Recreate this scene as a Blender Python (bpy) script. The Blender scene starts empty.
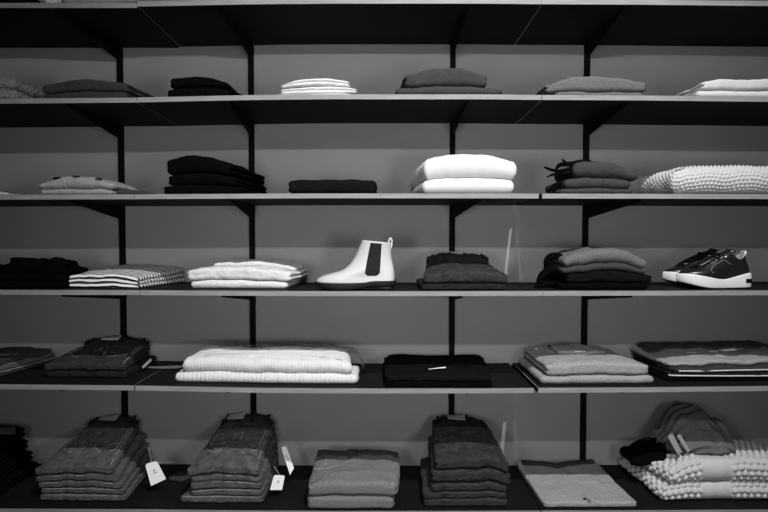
import bpy, math, random
from mathutils import Vector, noise
C = bpy.context.scene.collection
PI = math.pi
# ------------------------------------------------------------------ camera frame
ZC, YF, YW, F = 1.55, 1.94, 2.34, 538.0
PITCH = math.radians(1.70)
def ray(px, py):
    a = (px-384)/F; b = (256-py)/F
    return a, math.cos(PITCH)+b*math.sin(PITCH), -math.sin(PITCH)+b*math.cos(PITCH)
def P(px, py, y):
    a, dy, dz = ray(px, py); t = y/dy
    return a*t, ZC+dz*t
def on_z(py, z):
    a, dy, dz = ray(384, py); return dy*(z-ZC)/dz
def X(px, y, py=256): return P(px, py, y)[0]

cd = bpy.data.cameras.new('camera'); cam = bpy.data.objects.new('camera', cd); C.objects.link(cam)
cd.sensor_width = 36; cd.lens = F/768*36
cam.location = (0, 0, ZC); cam.rotation_euler = (PI/2-PITCH, 0, 0)
cd.clip_start = .05
bpy.context.scene.camera = cam

# ------------------------------------------------------------------ materials
def mat(name, val, rough=.9, spec=.2, build=None, sheen=0):
    m = bpy.data.materials.new(name); m.use_nodes = True
    nt = m.node_tree; b = nt.nodes['Principled BSDF']
    b.inputs['Base Color'].default_value = (val, val, val, 1)
    b.inputs['Roughness'].default_value = rough
    b.inputs['Specular IOR Level'].default_value = spec
    if sheen: b.inputs['Sheen Weight'].default_value = sheen
    if build: build(nt, b, val)
    return m
def N(nt, t, **kw):
    n = nt.nodes.new(t)
    for k, v in kw.items():
        if k in n.inputs: n.inputs[k].default_value = v
        else: setattr(n, k, v)
    return n
def L(nt, a, b): nt.links.new(a, b)
def noise_col(nt, b, val, scale, lo, hi, detail=4, coord='UV', vec=None):
    tc = N(nt, 'ShaderNodeTexCoord')
    mp = N(nt, 'ShaderNodeMapping'); mp.inputs['Scale'].default_value = vec or (1, 1, 1)
    L(nt, tc.outputs[coord], mp.inputs['Vector'])
    no = N(nt, 'ShaderNodeTexNoise', Scale=scale, Detail=detail, Roughness=.65)
    L(nt, mp.outputs[0], no.inputs['Vector'])
    r = N(nt, 'ShaderNodeValToRGB')
    r.color_ramp.elements[0].position = .3; r.color_ramp.elements[1].position = .7
    r.color_ramp.elements[0].color = (val*lo,)*3+(1,); r.color_ramp.elements[1].color = (val*hi,)*3+(1,)
    L(nt, no.outputs['Fac'], r.inputs['Fac'])
    L(nt, r.outputs['Color'], b.inputs['Base Color'])
    return mp, no, r
def bump(nt, b, h, dist, strength=1.0, prev=None):
    bp = N(nt, 'ShaderNodeBump', Strength=strength, Distance=dist)
    L(nt, h, bp.inputs['Height'])
    if prev: L(nt, prev.outputs[0], bp.inputs['Normal'])
    L(nt, bp.outputs[0], b.inputs['Normal']); return bp
def b_fabric(nt, b, val):
    mp, no, r = noise_col(nt, b, val, 260, .8, 1.2)
    n2 = N(nt, 'ShaderNodeTexNoise', Scale=38, Detail=3); L(nt, mp.outputs[0], n2.inputs['Vector'])
    b1 = bump(nt, b, n2.outputs['Fac'], .008, 1.0)
    bump(nt, b, no.outputs['Fac'], .001, .6, b1)
def b_fluffy(nt, b, val):
    mp, no, r = noise_col(nt, b, val, 420, .9, 1.06, 6)
    bump(nt, b, no.outputs['Fac'], .002, .7)
def b_heather(nt, b, val):
    mp, no, r = noise_col(nt, b, val, 300, .5, 1.5, 5, vec=(1, .6, 1))
    n2 = N(nt, 'ShaderNodeTexNoise', Scale=30, Detail=4); L(nt, mp.outputs[0], n2.inputs['Vector'])
    b1 = bump(nt, b, n2.outputs['Fac'], .008, 1.0); bump(nt, b, no.outputs['Fac'], .002, .8, b1)
def b_denim(nt, b, val):
    mp, no, r = noise_col(nt, b, val, 34, .55, 1.5, 7)
    w = N(nt, 'ShaderNodeTexNoise', Scale=700, Detail=2); L(nt, mp.outputs[0], w.inputs['Vector'])
    mx = N(nt, 'ShaderNodeMix', data_type='RGBA', blend_type='MULTIPLY'); mx.inputs[0].default_value = .6
    L(nt, r.outputs['Color'], mx.inputs[6])
    r2 = N(nt, 'ShaderNodeValToRGB'); r2.color_ramp.elements[0].color = (.45,)*3+(1,); r2.color_ramp.elements[1].color = (1.5,)*3+(1,)
    L(nt, w.outputs['Fac'], r2.inputs['Fac']); L(nt, r2.outputs['Color'], mx.inputs[7])
    L(nt, mx.outputs[2], b.inputs['Base Color'])
    n3 = N(nt, 'ShaderNodeTexNoise', Scale=60, Detail=5); L(nt, mp.outputs[0], n3.inputs['Vector'])
    b1 = bump(nt, b, n3.outputs['Fac'], .006, 1.0); bump(nt, b, no.outputs['Fac'], .004, 1, b1)
def b_tweed(nt, b, val):
    tc = N(nt, 'ShaderNodeTexCoord')
    ck = N(nt, 'ShaderNodeTexChecker', Scale=260.0)
    L(nt, tc.outputs['UV'], ck.inputs['Vector'])
    ck.inputs['Color1'].default_value = (val*.35,)*3+(1,); ck.inputs['Color2'].default_value = (val*1.6,)*3+(1,)
    no = N(nt, 'ShaderNodeTexNoise', Scale=160, Detail=3); L(nt, tc.outputs['UV'], no.inputs['Vector'])
    mx = N(nt, 'ShaderNodeMix', data_type='RGBA', blend_type='MULTIPLY'); mx.inputs[0].default_value = 1
    r = N(nt, 'ShaderNodeValToRGB'); r.color_ramp.elements[0].position = .3; r.color_ramp.elements[1].position = .7
    r.color_ramp.elements[0].color = (.45,)*3+(1,); r.color_ramp.elements[1].color = (1.4,)*3+(1,)
    L(nt, no.outputs['Fac'], r.inputs['Fac'])
    L(nt, ck.outputs['Color'], mx.inputs[6]); L(nt, r.outputs['Color'], mx.inputs[7])
    L(nt, mx.outputs[2], b.inputs['Base Color'])
    bump(nt, b, ck.outputs['Fac'], .001, .5)
def b_stripe(nt, b, val):
    tc = N(nt, 'ShaderNodeTexCoord'); sp = N(nt, 'ShaderNodeSeparateXYZ'); L(nt, tc.outputs['UV'], sp.inputs[0])
    m1 = N(nt, 'ShaderNodeMath', operation='MULTIPLY'); m1.inputs[1].default_value = 2*PI/.0165
    L(nt, sp.outputs['Y'], m1.inputs[0])
    m2 = N(nt, 'ShaderNodeMath', operation='SINE'); L(nt, m1.outputs[0], m2.inputs[0])
    r = N(nt, 'ShaderNodeValToRGB'); r.color_ramp.elements[0].position = .38; r.color_ramp.elements[1].position = .44
    r.color_ramp.elements[0].color = (.01,)*3+(1,); r.color_ramp.elements[1].color = (val,)*3+(1,)
    m3 = N(nt, 'ShaderNodeMath', operation='MULTIPLY_ADD'); m3.inputs[1].default_value = .5; m3.inputs[2].default_value = .5
    L(nt, m2.outputs[0], m3.inputs[0]); L(nt, m3.outputs[0], r.inputs['Fac']); L(nt, r.outputs['Color'], b.inputs['Base Color'])
def b_wall(nt, b, val):
    mp, no, r = noise_col(nt, b, val, 3.0, .93, 1.05, 6, 'Object')
    n2 = N(nt, 'ShaderNodeTexNoise', Scale=180, Detail=3); L(nt, mp.outputs[0], n2.inputs['Vector'])
    bump(nt, b, n2.outputs['Fac'], .0006, .5)
def b_wood(nt, b, val):
    mp, no, r = noise_col(nt, b, val, 14, .8, 1.2, 6, 'Object', (.6, 6, 6))
    bump(nt, b, no.outputs['Fac'], .0005, .3)

M = {
 'wall': mat('grey_wall_paint', .30, .85, .2, b_wall),
 'floor': mat('dark_floor', .04, .6, .3, b_wood),
 'board': mat('dark_shelf_laminate', .007, .6, .08, b_wood),
 'edge': mat('pale_shelf_edging', .24, .6, .3, b_wood),
 'metal': mat('black_powder_coat', .004, .7, .08),
 'slot': mat('slot_void', .002, 1, 0),
 'black': mat('black_cloth', .0028, 1, .01, b_fabric),
 'black2': mat('washed_black_cloth', .006, 1, .02, b_fabric),
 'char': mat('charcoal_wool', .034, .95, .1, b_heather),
 'dgrey': mat('dark_grey_wool', .042, .95, .1, b_heather),
 'grey': mat('grey_wool', .115, .95, .1, b_heather),
 'lgrey': mat('light_grey_wool', .27, .95, .1, b_heather),
 'pale': mat('pale_wool', .55, .95, .1, b_fluffy),
 'white': mat('white_cotton', .60, .9, .1, b_fabric),
 'fluff': mat('white_fleece', .62, 1, .05, b_fluffy, .3),
 'cream': mat('cream_chunky_yarn', .50, .95, .1, b_fluffy),
 'gyarn': mat('grey_chunky_yarn', .22, .95, .1, b_fluffy),
 'wyarn': mat('white_ribbed_yarn', .62, .95, .1, b_fluffy),
 'denim': mat('mid_denim', .075, .9, .15, b_denim),
 'ddenim': mat('dark_denim', .027, .9, .15, b_denim),
 'xdenim': mat('black_denim', .012, .9, .15, b_denim),
 'thread': mat('pale_thread', .34, .8, .2),
 'tweed': mat('tweed_wool', .18, .95, .1, b_tweed),
 'stripe': mat('striped_jersey', .70, .9, .1, b_stripe),
 'patch': mat('leather_patch', .45, .6, .3, b_fabric),
 'paper': mat('tag_paper', .80, .7, .2),
 'ink': mat('printed_ink', .03, .7, .2),
 'boot': mat('white_leather', .52, .42, .4),
 'sole': mat('black_rubber', .006, .6, .2),
 'elastic': mat('black_elastic', .012, .8, .2),
 'lining': mat('shoe_lining', .30, .8, .2),
 'bleather': mat('black_leather', .010, .30, .5, b_fabric),
 'msole': mat('white_rubber', .62, .5, .3),
 'trimgrey': mat('grey_suede_trim', .12, .9, .2),
}
def b_plastic():
    m = bpy.data.materials.new('clear_plastic_film'); m.use_nodes = True
    nt = m.node_tree; nt.nodes.remove(nt.nodes['Principled BSDF']); out = nt.nodes['Material Output']
    t = N(nt, 'ShaderNodeBsdfTransparent'); g = N(nt, 'ShaderNodeBsdfGlossy', Roughness=.15)
    t.inputs['Color'].default_value = (.93, .93, .93, 1)
    lw = N(nt, 'ShaderNodeLayerWeight', Blend=.35)
    ma = N(nt, 'ShaderNodeMath', operation='MULTIPLY_ADD'); ma.inputs[1].default_value = .5; ma.inputs[2].default_value = .06
    L(nt, lw.outputs['Facing'], ma.inputs[0])
    mx = N(nt, 'ShaderNodeMixShader'); L(nt, ma.outputs[0], mx.inputs[0])
    L(nt, t.outputs[0], mx.inputs[1]); L(nt, g.outputs[0], mx.inputs[2]); L(nt, mx.outputs[0], out.inputs['Surface'])
    return m
M['film'] = b_plastic()

# ------------------------------------------------------------------ mesh helpers
def link(name, verts, faces, m, parent=None, org=None, uvs=None, smooth=True, mats=None, midx=None):
    if parent is not None: org = Vector(parent['_org'])
    elif org is None:
        org = Vector((sum(v[0] for v in verts)/len(verts), sum(v[1] for v in verts)/len(verts), min(v[2] for v in verts)))
    me = bpy.data.meshes.new(name)
    me.from_pydata([(v[0]-org[0], v[1]-org[1], v[2]-org[2]) for v in verts], [], faces)
    for mm in (mats or [m]): me.materials.append(mm)
    if midx: me.polygons.foreach_set('material_index', midx)
    me.polygons.foreach_set('use_smooth', [smooth]*len(me.polygons))
    if uvs:
        ul = me.uv_layers.new(name='UVMap'); flat = []
        for lp in me.loops: flat += uvs[lp.vertex_index]
        ul.data.foreach_set('uv', flat)
    me.update()
    o = bpy.data.objects.new(name, me); C.objects.link(o)
    o['_org'] = list(org)
    if parent is not None:
        o.parent = parent
    else: o.location = org
    return o
def tag(o, label, cat, group=None, kind=None):
    if label: o['label'] = label
    if cat: o['category'] = cat
    if group: o['group'] = group
    if kind: o['kind'] = kind
    return o
def empty(name, loc):
    o = bpy.data.objects.new(name, None); C.objects.link(o); o.location = loc; o['_org'] = list(loc); o.empty_display_size = .05
    return o
def box(vs, fs, x0, x1, y0, y1, z0, z1, zfn=None):
    b = len(vs)
    for x, y, z in ((x0,y0,z0),(x1,y0,z0),(x1,y1,z0),(x0,y1,z0),(x0,y0,z1),(x1,y0,z1),(x1,y1,z1),(x0,y1,z1)):
        vs.append((x, y, z))
    fs += [tuple(b+i for i in q) for q in ((3,2,1,0),(4,5,6,7),(0,1,5,4),(1,2,6,5),(2,3,7,6),(3,0,4,7))]
def bevel(o, w, seg=2):
    md = o.modifiers.new('bevel', 'BEVEL'); md.width = w; md.segments = seg; md.limit_method = 'ANGLE'
def tube(name, pts, r, m, parent=None, seg=8, closed=False, sub=4, taper=False):
    # smooth Catmull-Rom polyline tube
    P_ = [Vector(p) for p in pts]; n = len(P_); path = []
    rng = n if closed else n-1
    for i in range(rng):
        p0 = P_[(i-1) % n] if (closed or i > 0) else P_[0]
        p1 = P_[i]; p2 = P_[(i+1) % n]
        p3 = P_[(i+2) % n] if (closed or i < n-2) else P_[-1]
        for k in range(sub):
            t = k/sub
            path.append(.5*((2*p1)+(-p0+p2)*t+(2*p0-5*p1+4*p2-p3)*t*t+(-p0+3*p1-3*p2+p3)*t**3))
    if not closed: path.append(P_[-1])
    vs, fs = [], []; K = len(path); up = Vector((.13, .22, .97))
    for i, p in enumerate(path):
        a = path[(i-1) % K] if (closed or i > 0) else path[0]; b = path[(i+1) % K] if (closed or i < K-1) else path[-1]
        t = (b-a).normalized(); s = t.cross(up)
        if s.length < .05: s = t.cross(Vector((1, 0, 0)))
        s.normalize(); u = s.cross(t)
        rr = r*(1-.6*abs(2*i/(K-1)-1)**3) if taper else r
        for k in range(seg):
            an = 2*PI*k/seg; vs.append(tuple(p+rr*(math.cos(an)*s+math.sin(an)*u)))
    for i in range(K if closed else K-1):
        j = (i+1) % K
        for k in range(seg):
            l = (k+1) % seg; fs.append((i*seg+k, i*seg+l, j*seg+l, j*seg+k))
    if not closed:
        fs.append(tuple(range(seg))[::-1]); fs.append(tuple((K-1)*seg+k for k in range(seg)))
    return link(name, vs, fs, m, parent)
def nz(x, y, s, f): return noise.noise(Vector((x*f, y*f, s*7.31)))

def fillet(poly, R, M_):
    n = len(poly); out = []
    Rs = R if isinstance(R, (list, tuple)) else [R]*n
    for i in range(n):
        p = Vector(poly[i]); a = Vector(poly[i-1]); b = Vector(poly[(i+1) % n])
        u = (a-p); v = (b-p); r = min(Rs[i], .48*u.length, .48*v.length)
        s = p+u.normalized()*r; e = p+v.normalized()*r
        for k in range(9):
            t = k/8; out.append((1-t)**2*s+2*t*(1-t)*p+t*t*e)
    # resample evenly
    L_ = [0]
    for i in range(len(out)): L_.append(L_[-1]+(out[(i+1) % len(out)]-out[i]).length)
    T = L_[-1]; res = []; j = 0
    for k in range(M_):
        s = T*k/M_
        while L_[j+1] < s: j += 1
        w = (s-L_[j])/max(1e-9, L_[j+1]-L_[j]); res.append(out[j].lerp(out[(j+1) % len(out)], w))
    return res

def cloth(name, poly, base, th, m, parent=None, org=None, R=.018, seed=1, wob=.0055, wrk=.0045, wf=14,
          nf=1, ns=1, rk=.9, M_=150, nr=16, knit=None, pil=.05, uvs=None, rmax=.025):
    """a folded piece of cloth: rounded outline, bulging folded rim, wrinkled top; returns (object, top function)"""
    O = fillet([(p[0], p[1]) for p in poly], R, M_)
    cx = sum(p.x for p in O)/M_; cy = sum(p.y for p in O)/M_
    nrm = []
    for i in range(M_):
        t = O[(i+1) % M_]-O[i-1]; nrm.append(Vector((t.y, -t.x)).normalized())
    hm = th(cx, cy); r = min(hm*.5*rk, rmax)
    inner = []
    for i in range(M_):
        w = wob*(nz(O[i].x, O[i].y, seed, 9)+.5*nz(O[i].x, O[i].y, seed+3, 31))
        inner.append(O[i]-nrm[i]*(r-w))
    def W(x, y): return wrk*(nz(x, y, seed+11, wf)+.5*nz(x*1.0, y*1.6, seed+17, wf*2.3))
    def top(x, y): return base(x, y)+th(x, y)+W(x, y)
    vs, fs, uv = [], [], []
    def add(x, y, z, u, v, d=None):
        if knit and d is not None:
            k = knit(u, v); x += d[0]*k; y += d[1]*k; z += d[2]*k
        vs.append((x, y, z)); uv.append((u, v))
    # top rings centre -> edge
    vs.append((cx, cy, top(cx, cy)+hm*pil)); uv.append((cx, cy))
    for k in range(1, nr+1):
        s = (k/nr)**.85
        for i in range(M_):
            x = cx+(inner[i].x-cx)*s; y = cy+(inner[i].y-cy)*s
            add(x, y, top(x, y)+hm*pil*(1-s**4), x, y, (0, 0, 1))
    nl = max(nf, ns); nw = 9 if nl == 1 else 7*nl+2
    if knit: nw = max(nw, int(hm*PI/2/.004)+6)
    for k in range(1, nw+1):
        t = k/(nw+1) if nl > 1 or k < nw+1 else 1
        ph = PI/2-PI*t
        for i in range(M_):
            fr = max(0, min(1, (-nrm[i].y-.5)*4)); x0, y0 = inner[i]
            B = base(x0, y0); Tp = top(x0, y0)
            if nl > 1: zf = 1-t; env = (1-abs(2*t-1)**4)**.5 if abs(2*t-1) < 1 else 0
            else: zf = .5+.5*math.sin(ph); env = math.cos(ph)
            def sc(n): return 1 if n <= 1 else .35+.65*abs(math.sin(n*PI*(1-t)))**.55
            off = r*env*(sc(nf)*fr+sc(ns)*(1-fr))
            x = x0+nrm[i].x*off; y = y0+nrm[i].y*off; z = B+(Tp-B)*zf
            drop = (Tp-B)*t*1.3
            sn = 2*zf-1; cs = math.sqrt(max(0, 1-sn*sn))
            add(x, y, z, x0+nrm[i].x*drop, y0+nrm[i].y*drop, (nrm[i].x*max(cs, .5), nrm[i].y*max(cs, .5), max(0, sn*.7)) if zf > .12 else None)
    nb = 3
    for k in range(nb, 0, -1):
        s = k/nb
        for i in range(M_):
            x = cx+(inner[i].x-cx)*s; y = cy+(inner[i].y-cy)*s
            vs.append((x, y, base(x, y)+.0004)); uv.append((x, y))
    vs.append((cx, cy, base(cx, cy)+.0004)); uv.append((cx, cy))
    tot = nr+nw+nb
    for i in range(M_): fs.append((0, 1+i, 1+(i+1) % M_))
    for k in range(tot-1):
        a = 1+k*M_; b = a+M_
        for i in range(M_):
            j = (i+1) % M_; fs.append((a+i, b+i, b+j, a+j))
    a = 1+(tot-1)*M_; e = a+M_
    for i in range(M_): fs.append((a+i, e, a+(i+1) % M_))
    if parent is None and org is None: org = Vector((cx, cy, base(cx, cy)))
    return link(name, vs, fs, m, parent, org, uv), top

def strip(name, pts, w, t, m, parent, topfn, lift=.0005, seed=3):
    """a raised band of cloth lying along pts on a surface"""
    n = len(pts); left, right = [], []
    for i, p in enumerate(pts):
        a = Vector(pts[max(0, i-1)]); b = Vector(pts[min(n-1, i+1)]); d = (b-a).normalized(); q = Vector((d.y, -d.x))
        left.append(Vector(p)+q*w/2); right.append(Vector(p)-q*w/2)
    poly = [tuple(v) for v in left]+[tuple(v) for v in reversed(right)]
    ar = sum(poly[i-1][0]*poly[i][1]-poly[i][0]*poly[i-1][1] for i in range(len(poly)))
    if ar < 0: poly.reverse()
    vs, fs = [], []; K = 3*n-2; 
    def lerp(arr, s):
        f = s*(n-1); i = min(int(f), n-2); return arr[i].lerp(arr[i+1], f-i)
    cols = 6
    for a in range(K):
        s = a/(K-1); l = lerp(left, s); r = lerp(right, s)
        for c in range(cols+1):
            u = c/cols; p = l.lerp(r, u); h = t*(1-abs(2*u-1)**4)
            z = topfn(p.x, p.y)+lift; vs.append((p.x, p.y, z+h))
        for c in (0, cols):
            p = l.lerp(r, c/cols); vs.append((p.x, p.y, topfn(p.x, p.y)-.003))
    S = cols+3
    for a in range(K-1):
        for c in range(cols): fs.append((a*S+c, a*S+c+1, (a+1)*S+c+1, (a+1)*S+c))
        fs.append((a*S+cols+1, a*S, (a+1)*S, (a+1)*S+cols+1)); fs.append((a*S+cols, a*S+cols+2, (a+1)*S+cols+2, (a+1)*S+cols))
        fs.append((a*S+cols+2, a*S+cols+1, (a+1)*S+cols+1, (a+1)*S+cols+2))
    fs.append(tuple(range(cols+1))+(cols+2, cols+1)); e = (K-1)*S
    fs.append(tuple(e+c for c in range(cols, -1, -1))+(e+cols+1, e+cols+2))
    uv = [(v[0], v[1]) for v in vs]
    return link(name, vs, fs, m, parent, uvs=uv)
def tube_on(name, pts, r, m, parent, topfn, closed=False, lift=0):
    return tube(name, [(p[0], p[1], topfn(p[0], p[1])+lift) for p in pts], r, m, parent, 6, closed, 5)
def card(name, corners, t, m, parent=None, print_=None, crop=True):
    """thin paper card from four 3d corners (a,b,c,d around); print_: list of (u0,v0,u1,v1) ink bars"""
    a, b, c, d = [Vector(p) for p in corners]; n = (b-a).cross(d-a).normalized()*t
    cc = [a.lerp(b, .12), a.lerp(b, .88), b.lerp(c, .1), c, d, d.lerp(a, .9)] if crop else [a, b, c, d]
    k = len(cc); vs = [tuple(p) for p in cc]+[tuple(p+n) for p in cc]
    fs = [tuple(range(k))[::-1], tuple(range(k, 2*k))]+[(i, (i+1) % k, k+(i+1) % k, k+i) for i in range(k)]
    o = link(name, vs, fs, m, parent, smooth=False)
    if print_:
        vs, fs = [], []
        for (u0, v0, u1, v1) in print_:
            q = [a.lerp(b, u).lerp(d.lerp(c, u), v) for u, v in ((u0, v0), (u1, v0), (u1, v1), (u0, v1))]
            for sg in (-1, 1):
                s = len(vs); off = n*(1.15 if sg > 0 else -.15); vs += [tuple(p+off) for p in q]; fs.append((s, s+1, s+2, s+3) if sg > 0 else (s+3, s+2, s+1, s))
        link('printing', vs, fs, M['ink'], o, smooth=False)
    return o

# ------------------------------------------------------------------ setting
vs, fs = [], []; box(vs, fs, -3.2, 3.2, YW, YW+.12, 0, 3.4)
tag(link('wall_back', vs, fs, M['wall'], smooth=False), 'plain painted wall behind the shelves', 'wall', kind='structure')
vs, fs = [], []; box(vs, fs, -3.2, 3.2, -2.5, YW, -.05, 0)
tag(link('floor', vs, fs, M['floor'], smooth=False), 'dark floor below the shelves', 'floor', kind='structure')

# shelves: front top edge row and bottom row at the middle of the photo
THK = .0175
rowpx = {'A': -1.4, 'B': 94.3, 'C': 193.4, 'D': 291.2, 'E': 388.6, 'F': 511.2}
SZ = {k: P(384, v, YF)[1] for k, v in rowpx.items()}
SAG = [(-2.3, .955), (-1.386, .972), (-.895, .980), (-.664, .989), (-.45, .996), (-.2, 1.0), (.35, 1.0), (.567, .996), (.92, .993), (1.386, .984), (2.3, .968)]
def sfac(x):
    for (a, b), (c, d) in zip(SAG, SAG[1:]):
        if x <= c:
            t = max(0, (x-a)/(c-a)); return b+(d-b)*t
    return SAG[-1][1]
def shelf_z(row):
    z = SZ[row]
    def f(x, y):
        k = 1-(1-sfac(x))*{'A': .62, 'B': 1.1, 'C': 1, 'D': .95, 'E': 1, 'F': .3}[row]
        if row == 'A' and x < -.894: k = .9825
        return ZC+(z-ZC)*k
    return f
joint_l = {'A': 137, 'B': 136.7, 'C': 134.6, 'D': 139.6, 'E': 135, 'F': 146}
joint_r = {'A': 541.5, 'B': 542, 'C': 540.5, 'D': 543, 'E': 536, 'F': 541}
rgap = {'A': .0012, 'B': .0025, 'C': .012, 'D': .001, 'E': .016, 'F': .004}
rown = {'A': 'topmost', 'B': 'second', 'C': 'third', 'D': 'fourth', 'E': 'fifth', 'F': 'lowest'}
for row in 'ABCDEF':
    jl = X(joint_l[row], YF, rowpx[row]); jr = X(joint_r[row], YF, rowpx[row])
    for (x0, x1, side) in ((-2.05, jl-(.0035 if row == 'E' else .0008), 'left'), (jl+.0012, jr-rgap[row]/2, 'middle'), (jr+rgap[row]/2, 2.0, 'right')):
        zf = shelf_z(row); o = empty('wall_shelf', ((x0+x1)/2, YF, SZ[row]-THK))
        n = 24
        for nm, y0, y1, m in (('shelf_board', YF+.003, YW-.001, M['board']), ('edging', YF, YF+.0028, M['edge'])):
            vs, fs = [], []
            for i in range(n+1):
                x = x0+(x1-x0)*i/n
                xx = min(x, -.8941) if side == 'left' else max(x, -.8939)
                z = zf(xx, 0)
                vs += [(x, y0, z-THK), (x, y1, z-THK), (x, y1, z), (x, y0, z)]
            for i in range(n):
                for k in range(4):
                    l = (k+1) % 4; fs.append((4*i+k, 4*i+l, 4*i+4+l, 4*i+4+k))
            fs.append((3, 2, 1, 0)); e = 4*n; fs.append((e, e+1, e+2, e+3))
            b = link(nm, vs, fs, m, o, smooth=False)
            if nm == 'edging': b['label'] = 'pale front edging strip'
        if (side, row) in (('middle', 'A'), ('left', 'B'), ('left', 'E'), ('right', 'A'), ('right', 'B'), ('right', 'E')):   # pale end edging visible at the joints
            xe = x1 if side == 'left' else x0; z = zf(-.8941 if side == 'left' else max(xe, -.8939), 0); vs, fs = [], []
            s = -1 if side == 'left' else 1
            box(vs, fs, min(xe, xe+s*.0015)-0*s, max(xe, xe+s*.0028), YF+.003, YW-.002, z-THK-.0004, z+.0004)
            b = link('edging', vs, fs, M['edge'], o, smooth=False); b['label'] = 'pale edging on the board end'
        tag(o, f'{side} board of the {rown[row]} long dark shelf row, pale front edge', 'shelf', 'dark wall shelves with pale edges')

# uprights and brackets
ups = [(122.3, 'leftmost'), (252.2, 'second from the left'), (452.2, 'third from the left'), (585.2, 'rightmost')]
tips = {'A': (53, 217, 468, 625), 'B': (67.5, 230, 468, 628), 'C': (69, 230, 481, 642), 'D': (62, 222, 462, 632), 'E': (60, 227, 467, 623), 'F': (64, 225, 467, 627)}
for ui, (upx, un) in enumerate(ups):
    ux = X(upx, YW-.01)
    up = empty('shelf_upright', (ux, YW-.008, .25))
    vs, fs = [], []
    w, dp = .0115, .014
    # U channel: web with two flanges plus returned lips
    box(vs, fs, ux-w, ux+w, YW-dp, YW-.0005, .25, 3.0)
    o = link('channel', vs, fs, M['metal'], up, smooth=False)
    vs, fs = [], []
    z = .3
    while z < 2.95:
        for s in (-.0052, .0052): box(vs, fs, ux+s-.0016, ux+s+.0016, YW-dp-.0003, YW-dp, z, z+.014)
        z += .025
    link('slots', vs, fs, M['slot'], up, smooth=False)
    tag(up, f'black slotted steel upright on the grey wall, {un} of four', 'shelf upright', 'black slotted uprights on the wall')
    for row in 'ABCDEF':
        zf = shelf_z(row); yt = YF+.012
        tx = X(tips[row][ui], yt, rowpx[row]+6); n = 8
        vs, fs = [], []; hw = .0022
        side_x = ux-.95 if ui == 0 and False else 0
        for i in range(n+1):
            s = i/n; y = (YW-dp)*(1-s)+yt*s; x = ux*(1-s)+tx*s
            ref = x
            z1 = zf(ref, y)-THK-.0006; hh = .050*(1-s)+.007 if s > .06 else .058
            vs += [(x-hw, y, z1-hh), (x+hw, y, z1-hh), (x+hw, y, z1), (x-hw, y, z1)]
        for i in range(n):
            for k in range(4):
                l = (k+1) % 4; fs.append((4*i+l, 4*i+k, 4*i+4+k, 4*i+4+l))
        fs.append((0, 1, 2, 3)); e = 4*n; fs.append((e+3, e+2, e+1, e))
        br = link('shelf_bracket', vs, fs, M['metal'], None, smooth=False)
        z1 = zf(ux, 0)-THK
        vs, fs = [], []; box(vs, fs, ux-.005, ux+.005, YW-dp-.006, YW-dp-.0004, z1-.058, z1-.002)
        link('hook_plate', vs, fs, M['metal'], br, smooth=False)
        tag(br, f'black tapered bracket under the {rown[row]} shelf row, on the {un} upright', 'shelf bracket', 'black brackets carrying the shelves')

# ------------------------------------------------------------------ garments
SEED = [10]
class G:
    """one folded stack on a shelf row; add() lays a garment on it; pixel extents are taken at its front"""
    def __init__(s, row, yb=None, depth=.32, inset=.02, group=None):
        s.row = row; s.base = shelf_z(row)
        if yb: s.y = on_z(yb, SZ[row])
        else: s.y = YF+inset
        s.d = min(depth, YW-.02-s.y); s.group = group; s.pxm = F/s.y
        b0 = s.base; s.base = lambda x, y: b0(x, y)+.0006
        s.h = .0006
    def add(s, x0, x1, hpx, m, label, cat='sweater', name='folded_sweater', bl=0, br=0, slope=0, dl=.35, dr=.35, fo=0, d=None,
            pw=.4, knit=None, crown=0, **kw):
        y0 = s.y+fo; d = d or s.d-fo
        d = min(d, YW-.012-y0)
        yc = rowpx[s.row]
        xa, xb = X(x0, y0, yc), X(x1, y0, yc); h = hpx/s.pxm
        poly = [(xa-.002, y0), (xb+.002, y0), (xb+br+.002, y0+d), (xa+bl-.002, y0+d)]
        def th(x, y):
            v = min(1.1, max(-.05, (y-y0)/d)); L_ = xa+bl*v; R_ = xb+br*v; u = min(1.04, max(-.04, (x-L_)/(R_-L_)))
            k = 1+slope*v+crown*(1-(2*u-1)**2)*(1)
            if u < pw: k -= dl*((pw-u)/pw)**2
            if u > 1-pw: k -= dr*((u-1+pw)/pw)**2
            return h*max(k, .12)
        SEED[0] += 1
        base = s.base
        o, top = cloth(name, poly, base, th, M[m], seed=SEED[0], knit=knit, **kw)
        b2 = top
        s.base = lambda x, y: b2(x, y)+.0008
        s.top = top; s.poly = poly; s.y0 = y0; s.dd = d
        tag(o, label, cat, s.group)
        def uvp(u, v):
            L_ = xa+bl*v; R_ = xb+br*v; return (L_+(R_-L_)*u, y0+d*v)
        s.uvp = uvp; s.o = o
        return o

# knit displacement functions
def brick(p, q, amp, ex=.8):
    def f(u, v):
        r = math.floor(v/q); a = (u/p+.5*(r % 2)) % 1; b = (v/q) % 1
        e = max(0, 1-(2*a-1)**2*1.05)*max(0, 1-(2*b-1)**2*1.05)
        return amp*(e**ex-.45)
    return f
def ribs(p, amp, v0=.0):
    return lambda u, v: amp*(abs(math.sin(PI*u/p))**.7-.5)+amp*.25*math.sin(2*PI*v/.007)
def stitches(p, amp):
    def f(u, v):
        a = abs(math.sin(PI*u/p))**.7; return amp*(a*(.65+.35*abs(math.sin(PI*v/(p*.8)+ (1.57 if int(u/p) % 2 else 0))))-.5)
    return f

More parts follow.
